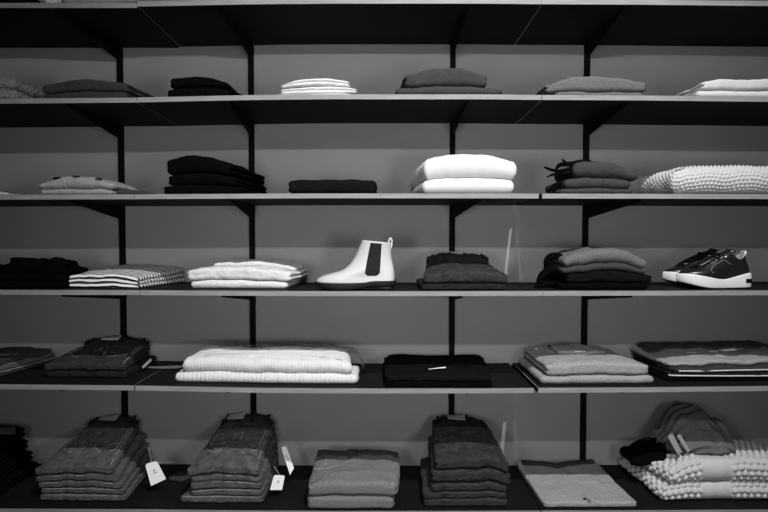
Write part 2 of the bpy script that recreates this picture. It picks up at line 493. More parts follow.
def neckline(g, v=.8, w=.16, dep=.05, m=None, th=.004, band=.018, uc=.5):
    c = g.uvp(uc, v); pts = []
    for i in range(9):
        a = PI+PI*i/8; pts.append((c[0]+w/2*math.cos(a), c[1]+dep*math.sin(a)))
    strip('collar', pts, band, th, m, g.o, g.top)
def label_on(g, u, v, w, d, m='paper', name='label', rot=0, lift=.001, t=.0012, lab=None):
    c = g.uvp(u, v); cr, sr = math.cos(rot), math.sin(rot); q = []
    for a, b in ((-1, -1), (1, -1), (1, 1), (-1, 1)):
        x = c[0]+(a*w/2)*cr-(b*d/2)*sr; y = c[1]+(a*w/2)*sr+(b*d/2)*cr; q.append((x, y, g.top(x, y)+lift+t))
    o = card(name, q, t, M[m], g.o, crop=False)
    if lab: o['label'] = lab
    return o

def jeans_detail(g, m, pocket=True, patchu=.42, wb=True, thread='thread', wt=.012):
    o = g.o; top = g.top; P2 = g.uvp
    if wb:
        pts = [P2(.02+.96*i/10, .90+.02*math.sin(i*1.1)) for i in range(11)]
        strip('waistband', pts, .042, wt, M[m], o, top)
        def t2(x, y): return top(x, y)+wt+.0005
        for u in (.1, .36, .62, .9):
            a = P2(u, .80); b = P2(u, .985)
            strip('belt_loop', [a, ((a[0]+b[0])/2, (a[1]+b[1])/2), b], .011, .003, M[m], o, t2)
        c = P2(patchu, .90); q = []
        for a, b in ((-1, -1), (1, -1), (1, 1), (-1, 1)):
            x = c[0]+a*.036; y = c[1]+b*.020; q.append((x, y, top(x, y)+wt+.0045))
        pt = card('leather_patch', q, .0015, M['patch'], o, [(.15, .3, .85, .42), (.25, .6, .75, .68)], crop=False)
        pt['label'] = 'pale leather waist patch with faint print'
    if pocket:
        for u0, u1 in ((.10, .46), (.56, .92)):
            # pocket outline with pointed bottom and a double arc of stitching
            um = (u0+u1)/2
            pts = [P2(u0, .74), P2(u0+.004, .60), P2(u0+.01, .46), P2(u0+.02, .34), P2((u0+um)/2, .29), P2(um, .23), P2((u1+um)/2, .29), P2(u1-.02, .34), P2(u1-.01, .46), P2(u1-.004, .60), P2(u1, .74)]
            tube_on('pocket_stitching', pts, .0012, M[thread], o, top, lift=.0012)
            pts = [P2(u0+.02, .44), P2((u0+um)/2, .46), P2(um, .38), P2((u1+um)/2, .46), P2(u1-.02, .44)]
            tube_on('pocket_stitching', pts, .0009, M[thread], o, top, lift=.0010)
    # outseam down the right side
    tube_on('side_seam', [P2(.965, .04), P2(.955, .4), P2(.965, .78)], .0011, M[thread], o, top, lift=.001)

# ---------- row A (seen from below, only slivers)
g = G('A', depth=.3, inset=.0, group='garments on the topmost shelf')
g.add(-55, 34, 9, 'black', 'black folded garment on the topmost shelf at the far left', 'garment', 'folded_garment')
g = G('A', depth=.3, inset=.0, group='garments on the topmost shelf')
g.add(42, 57, 16, 'white', 'narrow white rolled garment on the topmost shelf left end', 'garment', 'rolled_garment')
g = G('A', depth=.3, inset=.0, group='garments on the topmost shelf')
g.add(61, 133, 14, 'lgrey', 'light grey folded garment on the topmost shelf above the left bracket', 'garment', 'folded_garment')
g = G('A', depth=.3, inset=.0, group='garments on the topmost shelf')
g.add(652, 735, 9, 'black', 'dark folded garment on the topmost shelf at the right', 'garment', 'folded_garment')

# ---------- row B
GR = 'folded garments on the second shelf row'
g = G('B', depth=.36, group=GR)
K = brick(.021, .016, .006)
g.add(-45, 14, 13, 'gyarn', 'grey chunky knit sweater at the left frame edge, lower of two', knit=K, M_=260, nr=40, dr=.2)
g.add(-45, 13, 13, 'gyarn', 'grey chunky knit sweater at the left frame edge, upper of two', knit=K, M_=260, nr=40, dr=.2)
g = G('B', depth=.34, group=GR)
g.add(42, 125, 7.5, 'char', 'dark grey wool sweater second from left, lower of the pair', br=.04, ns=2, dr=.1, dl=.2)
g.add(41, 127, 12.5, 'char', 'dark grey wool sweater second from left, upper of the pair', br=.04, ns=2, dr=.3, dl=.35, pw=.5)
g = G('B', depth=.34, group=GR)
g.add(166, 228, 10, 'black', 'black folded sweater on the second row, lower of two', br=.03, ns=2, dr=.3, dl=.1)
g.add(169.5, 226, 11.5, 'black', 'black folded sweater on the second row, upper of two', br=.035, ns=2, dr=.6, dl=.15, pw=.6)
g = G('B', depth=.28, group='white shirts on the second shelf row')
g.add(276, 353, 1.8, 'white', 'white cotton shirt at the bottom of the small white pile', 'shirt', 'folded_shirt', dr=0, dl=0, wrk=.001)
g.add(280, 356, 7.5, 'white', 'white cotton shirt in the middle of the small white pile', 'shirt', 'folded_shirt', nf=2, ns=2, dl=.35, dr=.4, wrk=.003)
g.add(281, 349, 8, 'white', 'white cotton shirt on top of the small white pile', 'shirt', 'folded_shirt', nf=2, ns=2, dl=.6, dr=.25, wrk=.003)
g = G('B', depth=.33, group=GR)
g.add(396, 502, 9.5, 'dgrey', 'charcoal sweater near the middle of the second row, wider lower one', bl=-.015, dl=.1, dr=.25)
g.add(405, 487.5, 19, 'dgrey', 'charcoal sweater near the middle of the second row, thick upper one', bl=-.03, dl=.45, dr=.45, pw=.45, ns=2, fo=.005)
g = G('B', depth=.33, group=GR)
g.add(557, 644.5, 4.5, 'grey', 'thin grey sweater under a thicker one, right of the shelf joint', dl=.1, dr=.1)
g.add(546, 646, 16.5, 'grey', 'grey marled sweater on a thin one, right of the shelf joint', dl=.55, dr=.45, pw=.45, ns=2)
x_, y_ = g.uvp(.35, .35)
hood, _t = cloth('collar', [(x_-.045, y_-.02), (x_+.04, y_-.02), (x_+.045, y_+.08), (x_-.05, y_+.08)], g.top, lambda x, y: .016, M['grey'], g.o, R=.03, seed=5, M_=60, nr=6)
g = G('B', depth=.33, group=GR)
g.add(699, 800, 7.5, 'pale', 'pale folded sweater at the right end of the second row, lower', dl=.1, dr=.1)
g.add(703, 805, 12, 'pale', 'pale folded sweater at the right end of the second row, upper', dl=.3, dr=.1, ns=2)

# ---------- row C
GR = 'folded garments on the third shelf row'
g = G('C', depth=.2, group=GR)
g.add(-40, 7, 3.6, 'pale', 'thin pale shirt at the left frame edge of the third row', 'shirt', 'folded_shirt', dr=.4)
zz = shelf_z('C')
tube('drawstring', [(X(a, YF+.03, 194), YF+.03, zz(X(a, YF+.03), 0)+h) for a, h in ((5, .014), (10, .011), (17, .004), (26, .0022), (33, .0022))], .0018, M['char'], g.o)
g = G('C', depth=.20, group=GR)
g.add(39, 111, 6, 'lgrey', 'light grey sweater with dark flecks, lower of the low pair', dl=.2, dr=.2)
g.add(37, 113, 12.5, 'lgrey', 'light grey sweater with dark spots, upper of the low pair', dl=.65, dr=.55, pw=.5)
for i, (u, v) in enumerate(((.50, .05), (.80, .04), (.25, .03), (.36, .42), (.5, .5), (.85, .55))):
    c = g.uvp(u, v); po = [(c[0]+.011*math.cos(a)*1.3, c[1]+.011*math.sin(a)) for a in [2*PI*k/7 for k in range(7)]]
    cloth('knitted_dot', po, lambda x, y, t=g.top: t(x, y)-.0005, lambda x, y: .0022, M['black'], g.o, R=.005, M_=24, nr=3, wob=0, wrk=0)
g2 = G('C', depth=.2, group=GR, inset=.03)
g2.add(116, 152, 5, 'dgrey', 'thin dark grey scarf end lying right of the spotted sweaters', 'scarf', 'folded_scarf', bl=.0, br=.0, dl=0, dr=.75, pw=.9)
g = G('C', depth=.36, group=GR)
g.add(163, 240, 9.5, 'black', 'black sweater at the bottom of the black three', br=.03, ns=2, dl=.1, dr=.25)
g.add(168, 236, 11, 'black', 'black sweater in the middle of the black three', br=.035, ns=2, dl=.1, dr=.35)
g.add(166.5, 230, 19, 'black', 'black sweater on top of the black three', br=.05, ns=2, dl=.15, dr=.5, pw=.7)
g = G('C', depth=.22, group=GR)
g.add(288, 376.5, 14.5, 'black2', 'single black folded sweater left of the white fleece pair', dl=.08, dr=.1, nf=1, ns=2)
g = G('C', depth=.36, group='white fleece blankets on the third shelf row')
g.add(423, 515, 16, 'fluff', 'fluffy white fleece, lower of the thick white pair', 'blanket', 'folded_blanket', bl=-.03, dl=.25, dr=.15, pw=.3)
g.add(424, 517, 24, 'fluff', 'fluffy white fleece, upper of the thick white pair', 'blanket', 'folded_blanket', bl=-.03, dl=.15, dr=.25, pw=.5)
g = G('C', depth=.26, group='grey trousers with dark straps on the third shelf row')
g.add(560, 634, 5.5, 'dgrey', 'grey cotton trousers, thin bottom one beneath the strap bundle', 'trousers', 'folded_trousers', dl=.1, dr=.1)
g.add(566, 632, 10.5, 'dgrey', 'grey cotton trousers, middle one beneath the strap bundle', 'trousers', 'folded_trousers', dl=.1, dr=.2)
g.add(575, 638, 17.5, 'dgrey', 'grey cotton trousers, thick top one beside the strap bundle', 'trousers', 'folded_trousers', dl=.15, dr=.6, pw=.55)
# strap bundle
yS = YF+.05
def Q(px, py, y=yS): x, z = P(px, py, y); return (x, y, z)
o = tube('fabric_strap', [Q(544, 167), Q(552, 170), Q(562, 171), Q(574, 167), Q(580, 163)], .0065, M['black'], taper=True, sub=6)
tag(o, 'black strap end pointing left from the grey trousers, longest', 'strap', 'dark strap ends beside the grey trousers')
for i, (pts, rr, lab) in enumerate((
    ([(547, 177), (555, 174), (566, 174), (578, 170)], .005, 'black strap end just above the stacked trouser corners, lower left'),
    ([(562, 159), (565, 162), (571, 166), (579, 165)], .005, 'short black strap end sticking up left of the grey trousers'),
    ([(556, 169), (560, 165), (568, 164), (580, 163), (590, 160)], .009, 'thick black strap lying over the top trouser corner'),
    ([(552, 190), (556, 186), (561, 183), (567, 181), (571, 178)], .0085, 'black strap draped down the left side of the trousers'),
    ([(549, 192), (553, 185), (560, 184), (565, 187), (560, 191)], .005, 'looped black strap resting low on the shelf by the trousers'),
    ([(556, 176), (562, 178), (568, 176), (576, 173), (580, 169)], .0125, 'bunched black cloth between strap ends and grey trousers'))):
    yy = yS+.004*i
    o = tube('fabric_strap', [Q(a, b, yy) for a, b in pts], rr, M['black'], taper=True, sub=6)
    tag(o, lab, 'strap', 'dark strap ends beside the grey trousers')
o = tube('drawcord', [Q(574, 161.5, YF+.12), Q(584, 160, YF+.13), Q(596, 162.5, YF+.13), Q(612, 166, YF+.13)], .0022, M['black']); tag(o, 'thin dark cord across the top of the grey trousers', 'cord')

g = G('C', depth=.36, group=None)
KS = brick(.0150, .0120, .0090, 1.0)
g.add(672, 815, 29, 'cream', 'big cream chunky knit sweater with rolled left fold, third row right end', knit=KS, M_=520, nr=60, dl=.2, dr=.25, pw=.3, rk=1, rmax=.045, wob=.006)

# ---------- row D
GR = 'black trousers at the left of the fourth row'
g = G('D', yb=290, depth=.15, group=GR)
g.add(-45, 66, 8, 'black', 'black trousers, bottom layer left of the striped shirts', 'trousers', 'folded_trousers', dl=0, dr=.1, ns=2, wrk=.004)
g.add(-45, 65, 7.5, 'black', 'black trousers, middle layer left of the striped shirts', 'trousers', 'folded_trousers', dl=0, dr=.1, ns=2, wrk=.005)
g.add(-45, 68, 7.5, 'black', 'black trousers with bunched waist on top, left of the striped shirts', 'trousers', 'folded_trousers', dl=0, dr=.2, ns=2, wrk=.012)
for (ua, va, ub, vb, w) in ((.38, .5, .66, .45, .05), (.7, .3, .95, .5, .05), (.5, .25, .8, .2, .03)):
    a = g.uvp(ua, va); b = g.uvp(ub, vb); mid = ((a[0]+b[0])/2, (a[1]+b[1])/2+.03)
    strip('waistband', [a, mid, b], w, .02, M['black'], g.o, g.top)
c = g.uvp(.6, .35)
tube_on('side_seam', [g.uvp(.62, .1), g.uvp(.66, .3), g.uvp(.7, .5)], .0012, M['thread'], g.o, g.top)
g = G('D', yb=289.3, depth=.33, group='striped shirts on the fourth row')
for i, (xa, xb, h, lb) in enumerate(((67, 139, 4.3, 'bottom of the striped three'), (67.5, 138, 4.3, 'middle of the striped three'), (68, 137, 4.6, 'top of the striped three'))):
    g.add(xa, xb, h, 'stripe', 'black and white striped shirt, '+lb, 'shirt', 'folded_shirt', slope=.5, dl=.15, dr=.3, ns=1, wrk=.003, br=.065, pw=.5)
g = G('D', yb=289, depth=.28, group='white sweaters on the fourth row')
g.add(190, 286, 8, 'white', 'white sweater left of the boot, bottom of three', br=.02, dl=.1, dr=.15)
g.add(187, 291, 13, 'white', 'white sweater left of the boot, middle of three', br=.03, dl=.15, dr=.3, ns=2)
g.add(213, 295, 4.6, 'white', 'white sweater left of the boot, narrower top of three', fo=.09, br=.02, dl=.25, dr=.35, ns=2)
g.base = g.top
g = G('D', yb=290.6, depth=.27, group='dark jeans on the fourth row')
g.add(421.5, 506, 7, 'xdenim', 'dark jeans right of the boot, lower of two', 'jeans', 'folded_jeans', dl=.1, dr=.1, ns=2)
g.add(424, 509.5, 12, 'ddenim', 'dark jeans right of the boot with waistband, upper of two', 'jeans', 'folded_jeans', slope=.75, dl=.3, dr=.3, ns=2, bl=.03, br=-.03)
jeans_detail(g, 'xdenim', pocket=True, thread='denim', wt=.028)
g = G('D', yb=290, depth=.26, group='sweaters and trousers in the dark four-layer pile')
g.add(560, 648, 7, 'black', 'black garment at the very bottom of the four-layer pile', 'garment', 'folded_garment', dl=.05, dr=.2)
g.add(567, 653, 12, 'black2', 'black garment second from the bottom of the four-layer pile', 'garment', 'folded_garment', dl=.2, dr=.45, pw=.5, ns=2)
g.add(563, 646, 7.5, 'dgrey', 'grey sweater second from the top of the four-layer pile', dl=.2, dr=.35, pw=.5)
g.add(564, 647, 13.8, 'grey', 'grey sweater on top of the four-layer pile', dl=.3, dr=.35, pw=.5)
yS = g.y0+.03
for pts, rr in (([(546, 268), (549, 258), (556, 255), (563, 259), (562, 266)], .012), ([(535, 287), (541, 277), (552, 270), (562, 272)], .013), ([(540, 288), (550, 283), (560, 281), (566, 276)], .010)):
    pass
for i, (pts, rr, lb) in enumerate(((((547, 270), (547, 261), (553, 256), (562, 258), (565, 265)), .014, 'black sleeve bundled at the left of the grey pile, topmost'),
    (((538, 284), (543, 275), (552, 270), (562, 273)), .016, 'black sleeve bundled at the left of the grey pile, middle'),
    (((534, 287), (545, 284), (555, 284), (563, 283)), .010, 'black sleeve bundled at the left of the grey pile, lowest'))):
    o = tube('bundled_sleeve', [Q(a, b, g.y0+.07) for a, b in pts], rr, M['black'], taper=True, sub=6, seg=12)
    tag(o, lb, 'sleeve', 'black sleeves by the grey pile')
o = tube('hanger_loop', [Q(562, 254.5, YF+.2), Q(575, 251.5, YF+.2), Q(584, 249, YF+.2), Q(592, 247.5, YF+.2)], .0016, M['black']); tag(o, 'thin black cord on top of the grey four-layer pile', 'cord')

# ---------- row E
g = G('E', yb=381, depth=.32, group='grey shirts at the left of the fifth row')
g.add(-60, 0, 5, 'dgrey', 'dark grey shirt, bottom of the pile at the left frame edge', 'shirt', 'folded_shirt', ns=2, dr=.1, br=.06)
strip('piping', [g.uvp(.3, .02), g.uvp(.9, .02), g.uvp(.995, .1), g.uvp(.99, .5), g.uvp(.98, .95)], .004, .001, M['lgrey'], g.o, g.top)
g.add(-60, -3, 5, 'grey', 'grey shirt, middle of the pile at the left frame edge', 'shirt', 'folded_shirt', ns=2, dr=.1, br=.06)
g.add(-60, -6, 5, 'dgrey', 'dark grey shirt with a pale hem, top of the left edge pile', 'shirt', 'folded_shirt', ns=2, dr=.1, br=.06)
strip('hem', [g.uvp(.3, .45), g.uvp(.9, .45)], .006, .002, M['pale'], g.o, g.top)
g = G('E', yb=381.5, depth=.31, group='dark jeans at the left of the fifth row')
g.add(44.5, 126, 7, 'xdenim', 'dark jeans on the fifth row left, lower of two', 'jeans', 'folded_jeans', slope=.2, dl=.1, dr=.1, ns=3)
g.add(43.5, 125, 8, 'ddenim', 'dark jeans with arced pocket stitching, fifth row left, upper of two', 'jeans', 'folded_jeans', slope=1.0, dl=.15, dr=.15, ns=3, bl=.02, br=-.02)
jeans_detail(g, 'xdenim', thread='thread')
g.o['label'] = 'dark jeans with arced pocket stitching, fifth row left, upper of two'
RX = X(126, g.y)
card('hang_tag', [(RX+.001, g.y+.12, SZ['E']+.030), (RX+.001, g.y+.20, SZ['E']+.045), (RX+.006, g.y+.20, SZ['E']+.035), (RX+.006, g.y+.12, SZ['E']+.020)], .001, M['paper'], g.o, crop=False)
yS = YF+.27; zE = SZ['E']
o = tube('hanger_strap', [(X(146, yS), yS, zE+.012), (X(158, yS), yS, zE+.010), (X(172, yS), yS+.0, zE+.013), (X(181, yS), yS+.02, zE+.010)], .009, M['lgrey'], taper=True)
tag(o, 'small grey strap on the shelf between dark jeans and white knits', 'strap')
g = G('E', yb=384.6, depth=.165, group='white ribbed knits in clear plastic')
KR = ribs(.0125, .0022)
g.add(175, 357, 10, 'wyarn', 'white ribbed knit, wider lower one of the white pair', 'blanket', 'folded_blanket', knit=ribs(.016, .003), M_=520, nr=44, dl=.1, dr=.1, bl=.0, br=.0, pw=.2)
g.add(182, 352, 13, 'wyarn', 'white ribbed knit, upper one of the white pair', 'blanket', 'folded_blanket', knit=KR, M_=520, nr=44, dl=.1, dr=.15, bl=.03, br=-.025, pw=.25, rk=1.1, fo=.006, slope=.6, rmax=.03)
# crumpled clear film over the back and right of the white pair
vs, fs = [], []; nx, ny = 70, 26; xa, xb = X(188, g.y), X(364, g.y)
for j in range(ny+1):
    for i in range(nx+1):
        u = i/nx; v = j/ny; x = xa+(xb-xa)*u; y = g.y+.11+v*.14
        zt = g.top(min(x, X(350, g.y)), min(y, g.y+.155))+.004-.3*max(0, y-g.y-.165)
        edge = max(0, (u-.93)/.07)
        z = zt*(1-edge**1.5)+(zE+.004)*edge**1.5
        if v > .85: z -= (v-.85)/.15*.02
        z += .007*abs(nz(x, y, 3, 24))+.004*nz(x, y, 5, 60)
        vs.append((x, min(y, YW-.012), z))
for j in range(ny):
    for i in range(nx):
        a = j*(nx+1)+i; fs.append((a, a+1, a+nx+2, a+nx+1))
o = link('plastic_sleeve', vs, fs, M['film']); tag(o, 'crumpled clear plastic sleeve over the back of the white ribbed knits', 'plastic sleeve')
g = G('E', yb=387.3, depth=.35, group='black shirts on the fifth row')
g.add(385, 492, 5, 'black', 'black shirt right of the white knits, lower of two', 'shirt', 'folded_shirt', dl=.05, dr=.1, bl=-.01, br=.035, ns=2)
g.add(386, 491, 6, 'black2', 'black shirt with small white neck label, upper of two', 'shirt', 'folded_shirt', dl=.05, dr=.15, bl=-.01, br=.035, ns=2, pw=.15, fo=.004)
strip('collar', [g.uvp(.05, .9), g.uvp(.2, .93), g.uvp(.4, .88), g.uvp(.6, .88), g.uvp(.8, .93), g.uvp(.97, .9)], .05, .008, M['black'], g.o, g.top)
strip('placket', [g.uvp(.25, .58), g.uvp(.5, .44), g.uvp(.85, .42)], .012, .003, M['black'], g.o, g.top)
label_on(g, .5, .26, .066, .018, lift=.004)
g = G('E', yb=385.3, depth=.34, group='light grey sweaters right of the joint')
g.add(541, 655, 8.5, 'lgrey', 'light grey polo sweater under another, right of the fifth row joint', dl=.15, dr=.2, pw=.2, bl=0, br=-.02)
g.add(546, 650, 13, 'lgrey', 'light grey polo sweater with collar and label, right of the fifth row joint', slope=.1, dl=.15, dr=.2, pw=.25, bl=-.0, br=-.05, ns=2)
cloth('collar', [g.uvp(.24, .42), g.uvp(.5, .36), g.uvp(.80, .46), g.uvp(.72, .75), g.uvp(.26, .75)], g.top, lambda x, y: .015, M['lgrey'], g.o, R=.02, seed=8, M_=70, nr=8, wrk=.001)
strip('placket', [g.uvp(.28, .85), g.uvp(.29, .62), g.uvp(.31, .42)], .014, .010, M['char'], g.o, g.top)
label_on(g, .46, .36, .045, .014, rot=.15, lift=.016)
cb = g.uvp(.1, .75); cloth('button', [(cb[0]+.006*math.cos(a), cb[1]+.006*math.sin(a)) for a in [2*PI*k/8 for k in range(8)]], g.top, lambda x, y: .004, M['paper'], g.o, R=.003, M_=24, nr=3, wob=0, wrk=0)
g = G('E', yb=383.3, depth=.34, group='dark garments with white edges, fifth row right')
g.add(668, 815, 4, 'black', 'black cardigan at the bottom of the white-edged pile', 'cardigan', 'folded_cardigan', dl=.05, dr=.05, bl=-.02)
g.add(674, 815, 3.6, 'xdenim', 'dark garment with a white edge in the white-edged pile', 'cardigan', 'folded_cardigan', dl=.05, dr=.05, bl=-.02)
tube_on('piping', [g.uvp(.0, .1), (g.uvp(.01, 0)[0]+.004, g.y0-.0005), (g.uvp(.5, 0)[0], g.y0-.0005), (g.uvp(.98, 0)[0], g.y0-.0005)], .0028, M['pale'], g.o, lambda x, y: g.top(x, y)-.008)
g.add(676, 815, 6.5, 'char', 'dark grey cardigan folded over a pale band in the white-edged pile', 'cardigan', 'folded_cardigan', dl=.15, dr=.05, bl=-.02)
gt = g.top
tube_on('piping', [(g.uvp(.02, 0)[0], g.y0+.002), (g.uvp(.2, 0)[0], g.y0-.0005), (g.uvp(.5, 0)[0], g.y0-.0005), (g.uvp(.98, 0)[0], g.y0-.0005)], .0028, M['pale'], g.o, lambda x, y: gt(x, y)-.012)
g.add(668, 815, 5, 'lgrey', 'light grey top layer with a paper tag, white-edged pile', 'cardigan', 'folded_cardigan', dl=.2, dr=.05, bl=-.02, slope=.5, fo=.03)
label_on(g, .36, .42, .12, .028, rot=.06, name='paper_tag', lift=.002)
label_on(g, .56, .48, .06, .03, rot=-.2, name='paper_tag', lift=.004)
strip('placket', [g.uvp(.5, .5), g.uvp(.6, .35), g.uvp(.75, .5), g.uvp(.98, .6)], .03, .006, M['grey'], g.o, g.top)
cloth('collar', [g.uvp(.03, .60), g.uvp(.4, .66), g.uvp(.72, .60), g.uvp(.95, .68), g.uvp(.95, .95), g.uvp(.03, .95)], g.top, lambda x, y: .011, M['char'], g.o, R=.02, wrk=.006, seed=18, M_=70, nr=8)  # collar widened in dark cloth to paint in the shade on the back half

# ---------- row F
g = G('F', yb=507, depth=.30, group='black garments at the left frame edge, lowest row')
for i, lb in enumerate(('lowest', 'second from the bottom', 'third from the bottom', 'topmost')):
    g.add(-90, -12-5*i, 11.5, 'black', f'black sweater in the pile at the lower left corner, {lb}', slope=.15, dl=0, dr=.1, ns=2, wrk=.004, pw=.3)
    if i == 3:
        label_on(g, .9, .15, .03, .03, lift=.002, name='paper_tag'); strip('collar', [g.uvp(.5, .8), g.uvp(.75, .75), g.uvp(.95, .85)], .05, .016, M['char'], g.o, g.top)
def jstack(yb, depth, group, specs, m, wbm, who, top_slope, blr, patchu):
    g = G('F', yb=yb, depth=depth, group=group)
    n = len(specs)
    pos = {5: ['lowest', 'second from the bottom', 'middle', 'second from the top', 'top'], 6: ['lowest', 'second from the bottom', 'third from the bottom', 'third from the top', 'second from the top', 'top']}[n]
    for i, (xa, xb, h) in enumerate(specs):
        lb = f'{who}, {pos[i]} of {n}'
        if i == n-1: lb = f'{who}, top one with waistband and leather patch'
        g.add(xa, xb, h, m, lb, 'jeans', 'folded_jeans', slope=top_slope, dl=.12, dr=.15, ns=2, wrk=.0040, pw=.3, bl=blr[0], br=blr[1], fo=.002*i)
        if i < n-1:
            tube_on('side_seam', [g.uvp(.05, .01), g.uvp(.5, .012), g.uvp(.9, .01)], .0009, M['thread' if m == 'denim' else 'denim'], g.o, lambda x, y, t=g.top: t(x, y)-.001)
    jeans_detail(g, wbm, patchu=patchu, thread='thread' if m == 'denim' else 'denim')
    return g
def hang_tag(g, top_pt, c4, lab, ink=[(.46, .36, .56, .44), (.36, .5, .66, .53)]):
    o = card('hang_tag', c4, .0012, M['paper'], g.o, ink); o['label'] = lab
    a = (Vector(c4[0])+Vector(c4[1]))/2
    tube('tag_string', [top_pt, tuple((Vector(top_pt)+a)/2+Vector((.006, -.004, -.006))), tuple(a)], .0009, M['thread'], o)
g = jstack(503.5, .33, 'mid denim jeans in the left tall stack', [(38, 126, 6.5), (38.5, 124, 6), (36.5, 121, 6.2), (35, 117, 6.5), (34, 112, 9)], 'denim', 'ddenim', 'mid denim jeans in the left tall stack', .66, (.06, -.03), .42)
def Fp(px, py, y): x, z = P(px, py, y); return (x, y, z)
yT = YF+.13
hang_tag(g, Fp(148, 447, yT+.03), [Fp(145, 464, yT), Fp(157, 461, yT+.01), Fp(166, 479, yT), Fp(151, 486, yT-.01)], 'white hang tag leaning beside the left jeans stack')
o = tube('cord_loop', [Fp(158, 462, YF+.3), Fp(166, 462, YF+.3), Fp(175, 462, YF+.31)], .003, M['pale'], taper=True); tag(o, 'thin pale cord on the lowest shelf left of the middle jeans', 'cord')
o, _ = cloth('folded_belt', [(X(165, YF+.24), YF+.24), (X(180, YF+.22), YF+.22), (X(194, YF+.28), YF+.28), (X(178, YF+.3), YF+.3)], shelf_z('F'), lambda x, y: .012, M['dgrey'], R=.01, seed=44, M_=60, nr=5)
tag(o, 'small grey fabric belt lying between the two denim stacks', 'belt')
g = jstack(504.5, .33, 'mid denim jeans in the second tall stack', [(179, 262, 7), (190, 262, 6), (189.5, 261, 8), (191, 260, 5), (186, 258, 10)], 'denim', 'ddenim', 'mid denim jeans in the second tall stack', .66, (.05, 0), .3)
yT = YF+.2
hang_tag(g, Fp(276, 432, yT), [Fp(281, 447, yT), Fp(286, 446, yT+.01), Fp(294, 468, yT), Fp(290, 475, yT-.01)], 'long white hang tag on the right of the second jeans stack')
yT = YF+.10
hang_tag(g, Fp(274, 466, yT+.03), [Fp(274, 475, yT), Fp(285, 475.5, yT+.01), Fp(282, 490, yT), Fp(270, 490, yT-.01)], 'short white hang tag lying by the second jeans stack')
g = G('F', yb=510.8, depth=.27, group='tweed sweaters on the lowest row')
g.add(306.5, 394, 13.5, 'tweed', 'grey tweed sweater on the lowest row, lower of two', dl=.08, dr=.1, pw=.2, ns=2, br=.02)
g.add(307.5, 397, 14, 'tweed', 'grey tweed sweater with rolled collar, upper of two', dl=.08, dr=.15, pw=.2, slope=.25, ns=2, br=.02)
strip('collar', [g.uvp(.02, .96), g.uvp(.25, .9), g.uvp(.42, .9), g.uvp(.6, .93), g.uvp(.98, .93)], .035, .010, M['char'], g.o, g.top)
strip('collar', [g.uvp(.38, .86), g.uvp(.50, .86)], .05, .022, M['char'], g.o, g.top)
strip('sleeve_edge', [g.uvp(.03, .45), g.uvp(.2, .44), g.uvp(.35, .55), g.uvp(.48, .78)], .009, .005, M['tweed'], g.o, g.top)
g = jstack(507.5, .31, 'dark jeans in the right tall stack', [(424, 508, 8.5), (423, 507, 6.5), (432, 508, 8), (431, 511, 13.5), (436, 510, 12)], 'ddenim', 'xdenim', 'dark jeans in the right tall stack', .28, (.012, -.03), .42)
g = G('F', yb=508.3, depth=.36, group=None)
g.add(545, 638, 5.5, 'lgrey', 'single light grey cardigan folded flat on the lowest row', 'cardigan', 'folded_cardigan', dl=.1, dr=.15, pw=.2, bl=-.02, br=-.02, ns=2, slope=.4)
strip('placket', [g.uvp(.48, .0), g.uvp(.5, .3), g.uvp(.46, .7)], .012, .002, M['lgrey'], g.o, g.top)
strip('collar', [g.uvp(.05, .93), g.uvp(.3, .88), g.uvp(.45, .84), g.uvp(.6, .88), g.uvp(.95, .95)], .035, .012, M['char'], g.o, g.top)
cb = g.uvp(.45, .06); cloth('button', [(cb[0]+.006*math.cos(a), cb[1]+.006*math.sin(a)) for a in [2*PI*k/8 for k in range(8)]], g.top, lambda x, y: .004, M['black'], g.o, R=.003, M_=24, nr=3, wob=0, wrk=0)
g = G('F', yb=503, depth=.33, group='chunky bobble knits on the lowest row')
xr0, xr1 = X(706, g.y), X(738, g.y)
Kb = brick(.0250, .0200, .0145, .7)
def kmix(u, v):
    if xr0 < u < xr1: return .002*(abs(math.sin(PI*u/.009))-.5)-.002
    return Kb(u, v)
g.add(662, 815, 19, 'cream', 'cream chunky bobble knit sweater at the lower right, lower of two', knit=kmix, M_=640, nr=62, dl=.2, dr=.1, pw=.25, bl=-.02, wob=.006, slope=-.2, rmax=.04)
g.add(668, 815, 24, 'cream', 'cream chunky bobble knit sweater at the lower right, upper of two', knit=kmix, M_=640, nr=62, dl=.35, dr=.1, pw=.3, bl=-.03, wob=.006, slope=-.35, rmax=.05)
ktop = g.top
# knotted scarf bundle on top
x0s, x1s = X(681, g.y+.04), X(748, g.y+.04)
def bas(x, y): return ktop(x, y)+.002
ys0 = g.y+.06
def sth(x, y):
    u = (x-x0s)/(x1s-x0s); v = (y-ys0)/.22; u = min(1, max(0, u)); v = min(1, max(0, v))
    dome = max(.06, 1-abs(2*u-1)**3*.9)
    return (.03+.135*math.sin(min(v*1.25, 1)*PI/2))*dome
def folds(u, v): return .004*math.sin(v*190+math.sin(u*18)*1.8)+.003*math.sin(u*60+v*40)
o, stop = cloth('bundled_scarf', [(x0s, ys0), (x1s, ys0-.01), (x1s-.01, ys0+.21), (x0s-.01, ys0+.21)], bas, sth, M['grey'], R=.07, seed=70, knit=folds, M_=260, nr=50, rk=1, wrk=.006)
tag(o, 'grey jersey scarf bundled on top of the cream chunky knits', 'scarf')
kp = [(x0s+.03, ys0+.13), (x0s+.09, ys0+.13), (x0s+.16, ys0+.14)]
kx = X(719, ys0+.12); ky = ys0+.13; kz = stop(kx, ky)
tube('knot', [(kx-.06, ky, stop(kx-.06, ky)), (kx-.02, ky, kz+.014), (kx+.005, ky+.01, kz+.022), (kx+.03, ky, kz+.006), (kx+.06, ky-.02, stop(kx+.06, ky-.02))], .02, M['grey'], o, taper=True, seg=12)
